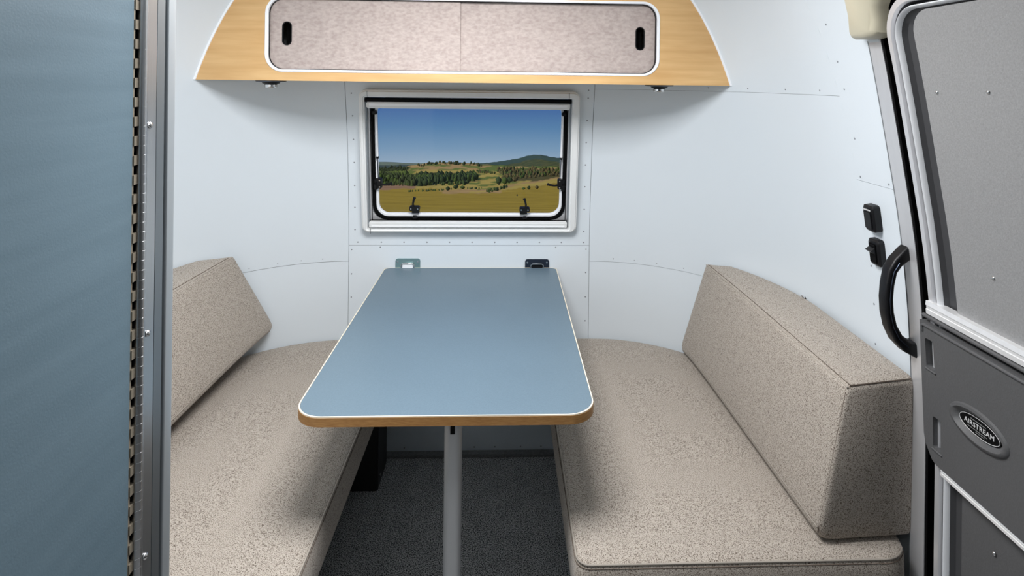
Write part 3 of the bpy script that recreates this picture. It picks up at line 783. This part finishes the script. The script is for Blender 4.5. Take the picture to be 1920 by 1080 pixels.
# ------------------------------------------------------------------ switches and handle on the right wall
def wallbox(name, y0, y1, z0, z1, th, label):
    """plastic housing on the right hull"""
    zc, yc = (z0+z1)/2, (y0+y1)/2
    tilt = math.atan2(dz(z1)-dz(z0), z1-z0)
    e = tag(empty(name, (hx(zc, .003), yc, zc), (0, -tilt, 0)), label, 'switch')
    pr = rrect(y0-yc, y1-yc, z0-zc, z1-zc, .008, 5)
    ins = rrect(y0-yc+.004, y1-yc-.004, z0-zc+.004, z1-zc-.004, .007, 5)
    MB().loft([[(0, p[0], p[1]) for p in pr], [(-th+.004, p[0], p[1]) for p in pr], [(-th, p[0], p[1]) for p in ins]]).build('housing', M['black'], e, smooth=40)
    return e, th
e, th = wallbox('control_switch', 1.344, 1.384, 1.099, 1.163, .020, 'black control switch with a small white marking on the right wall, upper of two')
MB().box(-th-.0035, -th-.0001, -.014, .012, -.024, .018).build('rocker', M['black'], e, bevel=.0012)
MB().box(-th-.0008, -th-.0001, -.012, .014, .0195, .0228).build('white_marking', M['letter'], e)
e, th = wallbox('rocker_switch', 1.344, 1.386, 1.016, 1.080, .016, 'black rocker switch on the right wall, lower of two, beside the handle')
MB().box(-th-.003, -th-.0001, -.012, .013, -.024, .022).build('rocker_frame', M['rubber'], e, bevel=.0012)
mb = MB(); mb.add([(-th-.003, -.011, -.002), (-th-.003, .012, -.002), (-th-.014, .012, .007), (-th-.014, -.011, .007), (-th-.003, -.011, .013), (-th-.003, .012, .013)],
   [(0,1,2,3), (3,2,5,4), (0,3,4), (1,5,2), (0,4,5,1)]); mb.build('rocker_paddle', M['black'], e)
hd = tag(empty('grab_handle', (hx(1.0, .02), 1.240, .985)), 'black plastic grab handle on the wall beside the grey door', 'handle')
HB = hd.location.copy()
path = [(1.018, 1.094), (.998, 1.082), (.978, 1.064), (.966, 1.045), (.960, 1.015), (.958, .985), (.960, .955), (.967, .925), (.980, .900), (1.000, .882), (1.026, .872)]
def sect_h(p, q, w_=.012, t_=.0105):
    d_ = Vector((q[0]-p[0], 0, q[1]-p[1])).normalized(); nrm = Vector((-d_.z, 0, d_.x))
    return d_, nrm
rings = []
for i, p in enumerate(path):
    a = path[max(0, i-1)]; b = path[min(len(path)-1, i+1)]; d_, nrm = sect_h(a, b)
    f = i/(len(path)-1); wy_ = .0145; tk = .0095 + .007*abs(2*f-1)**3
    rr = rrect(-wy_, wy_, -tk, tk, .006, 4)
    rings.append([(p[0]-HB.x + nrm.x*v, 0 + u, p[1]-HB.z + nrm.z*v) for u, v in rr])
mb = MB(); mb.loft(rings); mb.build('grip', M['black'], hd, smooth=50)
g2 = []
for (x, z) in path[2:-1]: g2.append((x - HB.x, -.0150, z - HB.z))
MB().tube(g2, .0012, 6).build('grip_seam', M['gunmetal'], hd, smooth=40)
for z in (1.085, .880):
    MB().box(hx(z, .0)-.030-HB.x, hx(z, .0)-.004-HB.x, -.014, .014, z-.014-HB.z, z+.014-HB.z).build('foot', M['black'], hd, bevel=.004)

# ------------------------------------------------------------------ the land outside
# azimuth a = x/y as seen from the trailer; drop = metres of fall per metre of distance
def az(px): return (px - 945) / 1091
def drop(px, py): return (py - 150.7 - (px - 987) * .0119) / 1091
def dist(sl): return 40 * math.exp((.26 - sl) / .0325) if sl < .26 else 40 * math.exp((.26 - sl) * 5.9)
def land(px, py, dz_=0, d=None):
    sl = drop(px, py); d = d or dist(sl); return Vector((CAM.x + az(px)*d, d, CAM.z - sl*d + dz_))
def interp(tab, x):
    if x <= tab[0][0]: return tab[0][1]
    for (a, b), (c, d_) in zip(tab, tab[1:]):
        if x <= c: return b + (d_-b)*(x-a)/(c-a)
    return tab[-1][1]
CREST = [(300, 318), (640, 316), (700, 313), (745, 314), (765, 311), (800, 306), (830, 304), (870, 305), (900, 307), (930, 309), (960, 311), (1000, 312), (1060, 312), (1400, 314)]
GR = {'meadow': (166, 144, 60), 'gold': (186, 166, 88), 'tan': (182, 152, 100), 'plough': (158, 126, 98), 'green': (112, 128, 64), 'dark': (66, 78, 50), 'pale': (150, 158, 112), 'wood': (96, 92, 58)}
def field(px, py):
    n1 = math.sin(px*.07+py*.5)+math.sin(px*.031-py*.9)
    fl_ = 352 + 1.5*math.sin(px*.03)
    if px > 930: fl_ = interp([(930, 352), (960, 345), (1055, 331)], px)
    if py > fl_ + 1.5:
        if px > 880 and py < interp([(880, 362), (960, 355), (1055, 343)], px): return 'tan' if py < fl_ + 4 else 'gold'
        if px > 830 and px < 940 and py < 362: return 'tan'
        return 'meadow'
    if px < 782 and py > 345: return 'plough'
    if px < 770 and py < 319: return 'dark' if py > 310 else 'pale'
    if py > 336 and px < 900: return 'green' if n1 > .3 and py < 345 else 'gold'
    if 780 < px < 900 and py > 318: return 'dark' if py > 324 else 'gold'
    if 770 < px < 900 and py < 318: return 'tan' if n1 > -.3 else 'green'
    if px >= 900 and py < 318 : return 'green' if n1 > -.2 else 'tan'
    if px >= 945 and py < 340: return 'wood'
    if px >= 890 and py < 352: return 'gold' if n1 > -.5 else 'green'
    return 'green'
lm = bpy.data.materials.new('meadow and fields'); lm.use_nodes = True; nt = lm.node_tree; b = nt.nodes['Principled BSDF']
b.inputs['Roughness'].default_value = 1; b.inputs['Specular IOR Level'].default_value = 0
at_ = nt.nodes.new('ShaderNodeAttribute'); at_.attribute_name = 'field_colour'
ns = nt.nodes.new('ShaderNodeTexNoise'); ns.inputs['Scale'].default_value = .12; ns.inputs['Detail'].default_value = 8; ns.inputs['Roughness'].default_value = .7
tcn = nt.nodes.new('ShaderNodeTexCoord'); mpn = nt.nodes.new('ShaderNodeMapping'); mpn.inputs['Scale'].default_value = (.5, 1, 1)
nt.links.new(tcn.outputs['Object'], mpn.inputs[0]); nt.links.new(mpn.outputs[0], ns.inputs['Vector'])
mrn = nt.nodes.new('ShaderNodeMapRange'); mrn.inputs['From Min'].default_value = .3; mrn.inputs['From Max'].default_value = .7; mrn.inputs['To Min'].default_value = .72; mrn.inputs['To Max'].default_value = 1.28
hsn = nt.nodes.new('ShaderNodeHueSaturation')
nt.links.new(ns.outputs[0], mrn.inputs['Value']); nt.links.new(mrn.outputs[0], hsn.inputs['Value']); nt.links.new(at_.outputs['Color'], hsn.inputs['Color']); nt.links.new(hsn.outputs[0], b.inputs['Base Color'])
def terrain(name, x0, x1, nx, crest, base, ny, dfun, colfun, label):
    vs, fs, cs = [], [], []
    for i in range(nx+1):
        px = x0 + (x1-x0)*i/nx; c = crest(px)
        for j in range(ny+1):
            t = j/ny; py = base + (c-base)*t
            vs.append(dfun(px, py)); cs.append(colfun(px, py))
        v = vs[-1]; vs.append(v + Vector((v.x*.3, v.y*.3, -v.y*.2))); cs.append(cs[-1])
    n = ny+2
    for i in range(nx):
        for j in range(n-1): fs.append((i*n+j, (i+1)*n+j, (i+1)*n+j+1, i*n+j+1))
    me = bpy.data.meshes.new(name); me.from_pydata([tuple(v) for v in vs], [], fs); me.materials.append(lm)
    ca = me.color_attributes.new('field_colour', 'FLOAT_COLOR', 'POINT')
    for i, c in enumerate(cs): ca.data[i].color = rgb(*c)
    me.polygons.foreach_set('use_smooth', [True]*len(me.polygons))
    o = bpy.data.objects.new(name, me); COL.objects.link(o); return tag(o, label, kind='structure')
terrain('meadow_ground', 300, 1450, 230, lambda px: interp(CREST, px) + .5*math.sin(px*.21), 914, 330,
        lambda px, py: land(px, py), lambda px, py: GR[field(px + 1.5*math.sin(py*.8), py + .8*math.sin(px*.11))], 'mustard green meadow and fields falling away outside the window')
HILL = [(860, 312), (900, 306), (930, 303.5), (955, 300), (975, 297), (990, 292), (1005, 290), (1020, 291), (1035, 295), (1055, 297), (1100, 303), (1300, 312)]
def hillcol(px, py):
    c = interp(HILL, px)
    if py < c + 8: return (72, 92, 84)
    k = math.sin(px*.3+py)+math.sin(px*.11-py*2)
    return (96, 100, 66) if k > .2 else (80, 90, 62)
terrain('wooded_hill', 860, 1300, 90, lambda px: interp(HILL, px) + .4*math.sin(px*.5), 322, 16,
        lambda px, py: land(px, py, 0, 2300 + (322-py)*30), hillcol, 'dark wooded hill at the right of the window view')
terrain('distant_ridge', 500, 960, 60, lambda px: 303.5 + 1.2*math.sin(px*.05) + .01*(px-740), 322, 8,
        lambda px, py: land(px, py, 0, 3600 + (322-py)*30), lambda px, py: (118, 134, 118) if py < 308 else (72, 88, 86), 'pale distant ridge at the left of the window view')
# trees
M['leaf1'] = mat('dark foliage', rgb(58, 72, 44), 1, vary=(1.2, .35), spec=0)
M['leaf2'] = mat('green foliage', rgb(74, 92, 46), 1, vary=(1.2, .3), spec=0)
M['leaf3'] = mat('olive foliage', rgb(96, 88, 56), 1, vary=(.8, .3), spec=0)
M['bark'] = mat('bark', rgb(70, 58, 44), 1)
def blob(mb, c, rx, rz, conifer=False, mi=0):
    n = 7
    prof = ((.35, 0), (.95, .22), (1, .5), (.7, .8), (.12, 1)) if not conifer else ((.9, .0), (.95, .12), (.6, .5), (.3, .8), (.03, 1))
    rings = []
    for q, h in prof:
        rings.append([(c.x + rx*q*math.cos(2*PI*i/n)*rnd.uniform(.75, 1.25), c.y + rx*q*math.sin(2*PI*i/n)*rnd.uniform(.75, 1.25), c.z + rz*h*rnd.uniform(.94, 1.04)) for i in range(n)])
    mb.loft(rings, mi=mi)
def forest(name, label, spots, hpx, m_, conifer=.5):
    mb = MB()
    for q in spots:
        px, py = q[:2]; p = land(px, py); d = p.y; h = hpx*(q[2] if len(q) > 2 else 1)*rnd.uniform(.75, 1.2)*d/1091
        blob(mb, p - Vector((0, 0, h*.05)), h*rnd.uniform(.26, .42), h, rnd.random() < conifer, rnd.choice((0, 0, 1)))
    o = mb.build(name, m_, smooth=80, fix=False); tag(o, label, 'trees', kind='stuff'); return o
sp = []
for i in range(330):
    px = rnd.uniform(698, 893); t = rnd.random()
    sp.append((px, 333 + (12 + 4*math.sin(px*.05) - max(0, px-860)*.25)*t))
sp += [(rnd.uniform(700, 880), rnd.uniform(343, 347), .45) for i in range(110)]
forest('forest_belt', 'dark mixed forest belt behind the ploughed field', sp, 14, [M['leaf1'], M['leaf2']])
sp = []
for i in range(260):
    px = rnd.uniform(935, 1075); lo = interp([(935, 322), (960, 338), (1055, 329), (1075, 327)], px); sp.append((px, rnd.uniform(318, lo)))
forest('autumn_wood', 'brownish open wood on the slope below the hill', sp, 7, [M['leaf3'], M['leaf2']], .3)
sp = [(rnd.uniform(785, 905), 0) for i in range(60)]; sp = [(x, interp(CREST, x) + rnd.uniform(1, 5)) for x, _ in sp]
forest('hilltop_trees', 'scattered dark trees along the top of the tan hill', sp, 5, [M['leaf1'], M['leaf3']], .1)
sp = [(rnd.uniform(700, 768), rnd.uniform(312, 320)) for i in range(90)]
forest('far_wood', 'dark bluish wood below the distant ridge', sp, 4, [M['leaf1'], M['leaf1']], .2)
sp = [(x, 355.5 - (x-845)*.04 + rnd.uniform(-1, 1)) for x in [rnd.uniform(770, 905) for i in range(60)] if min(abs(x-842), abs(x-858), abs(x-870)) > 7]
forest('field_hedge', 'thin green hedge between the tan fields', sp, 3.5, [M['leaf2'], M['leaf1']], .05)
sp = [(x, interp([(915, 361), (955, 352)], x) + rnd.uniform(-1.5, 1)) for x in [rnd.uniform(915, 952) for i in range(30)]]
forest('slope_hedge', 'dark hedge climbing the edge of the right-hand meadow', sp, 5.5, [M['leaf1'], M['leaf2']], .1)
sp = [(x, interp([(890, 322), (980, 330)], x) + rnd.uniform(-1.5, 1)) for x in [rnd.uniform(890, 930) for i in range(50)]]
forest('hill_hedge', 'bushes between the fields below the wooded hill', sp, 4.5, [M['leaf2'], M['leaf3']], .1)
def tree(px, py, hpx, wpx, m_, label):
    p = land(px, py); d = p.y; e = tag(empty('tree', p), label, 'tree', 'single trees in the meadow outside')
    h = hpx*d/1091; r_ = wpx*d/1091/2
    MB().tube([(0, 0, -.1*h), (0, 0, h*.4)], h*.05, 6).build('trunk', M['bark'], e)
    mb = MB()
    for k in range(3): blob(mb, Vector((rnd.uniform(-.3, .3)*r_, rnd.uniform(-.3, .3)*r_, h*(.08+.1*k))), r_*rnd.uniform(.75, 1), h*(.85-.1*k))
    mb.build('crown', m_, e, smooth=80)
for a in ((938, 347, 17, 11, M['leaf1'], 'tall dark tree at the left end of the clump beside the right-hand meadow'),
          (948, 346, 15, 12, M['leaf2'], 'round green tree in the middle of the clump by the right-hand meadow'),
          (957, 344, 13, 10, M['leaf1'], 'dark tree just right of the round green one in the clump'),
          (967, 341, 9, 10, M['leaf3'], 'olive brown tree at the right end of the clump'),
          (858, 354, 9, 11, M['leaf1'], 'dark round tree in the valley left of the table-side fields'),
          (842, 357, 9, 9, M['leaf1'], 'leftmost of the dark round trees along the thin valley hedge'),
          (870, 354, 7, 9, M['leaf2'], 'small green tree at the right of the thin valley hedge'),
          (984, 356, 5, 6, M['leaf2'], 'leftmost of three small bushes standing in the right-hand meadow'),
          (994, 356, 8, 6, M['leaf1'], 'middle of three small bushes standing in the right-hand meadow'),
          (1009, 355, 8, 7, M['leaf3'], 'rightmost of three small bushes standing in the right-hand meadow'),
          (972, 368, 4, 3, M['leaf3'], 'tiny sapling alone in the middle of the meadow')):
    tree(*a)
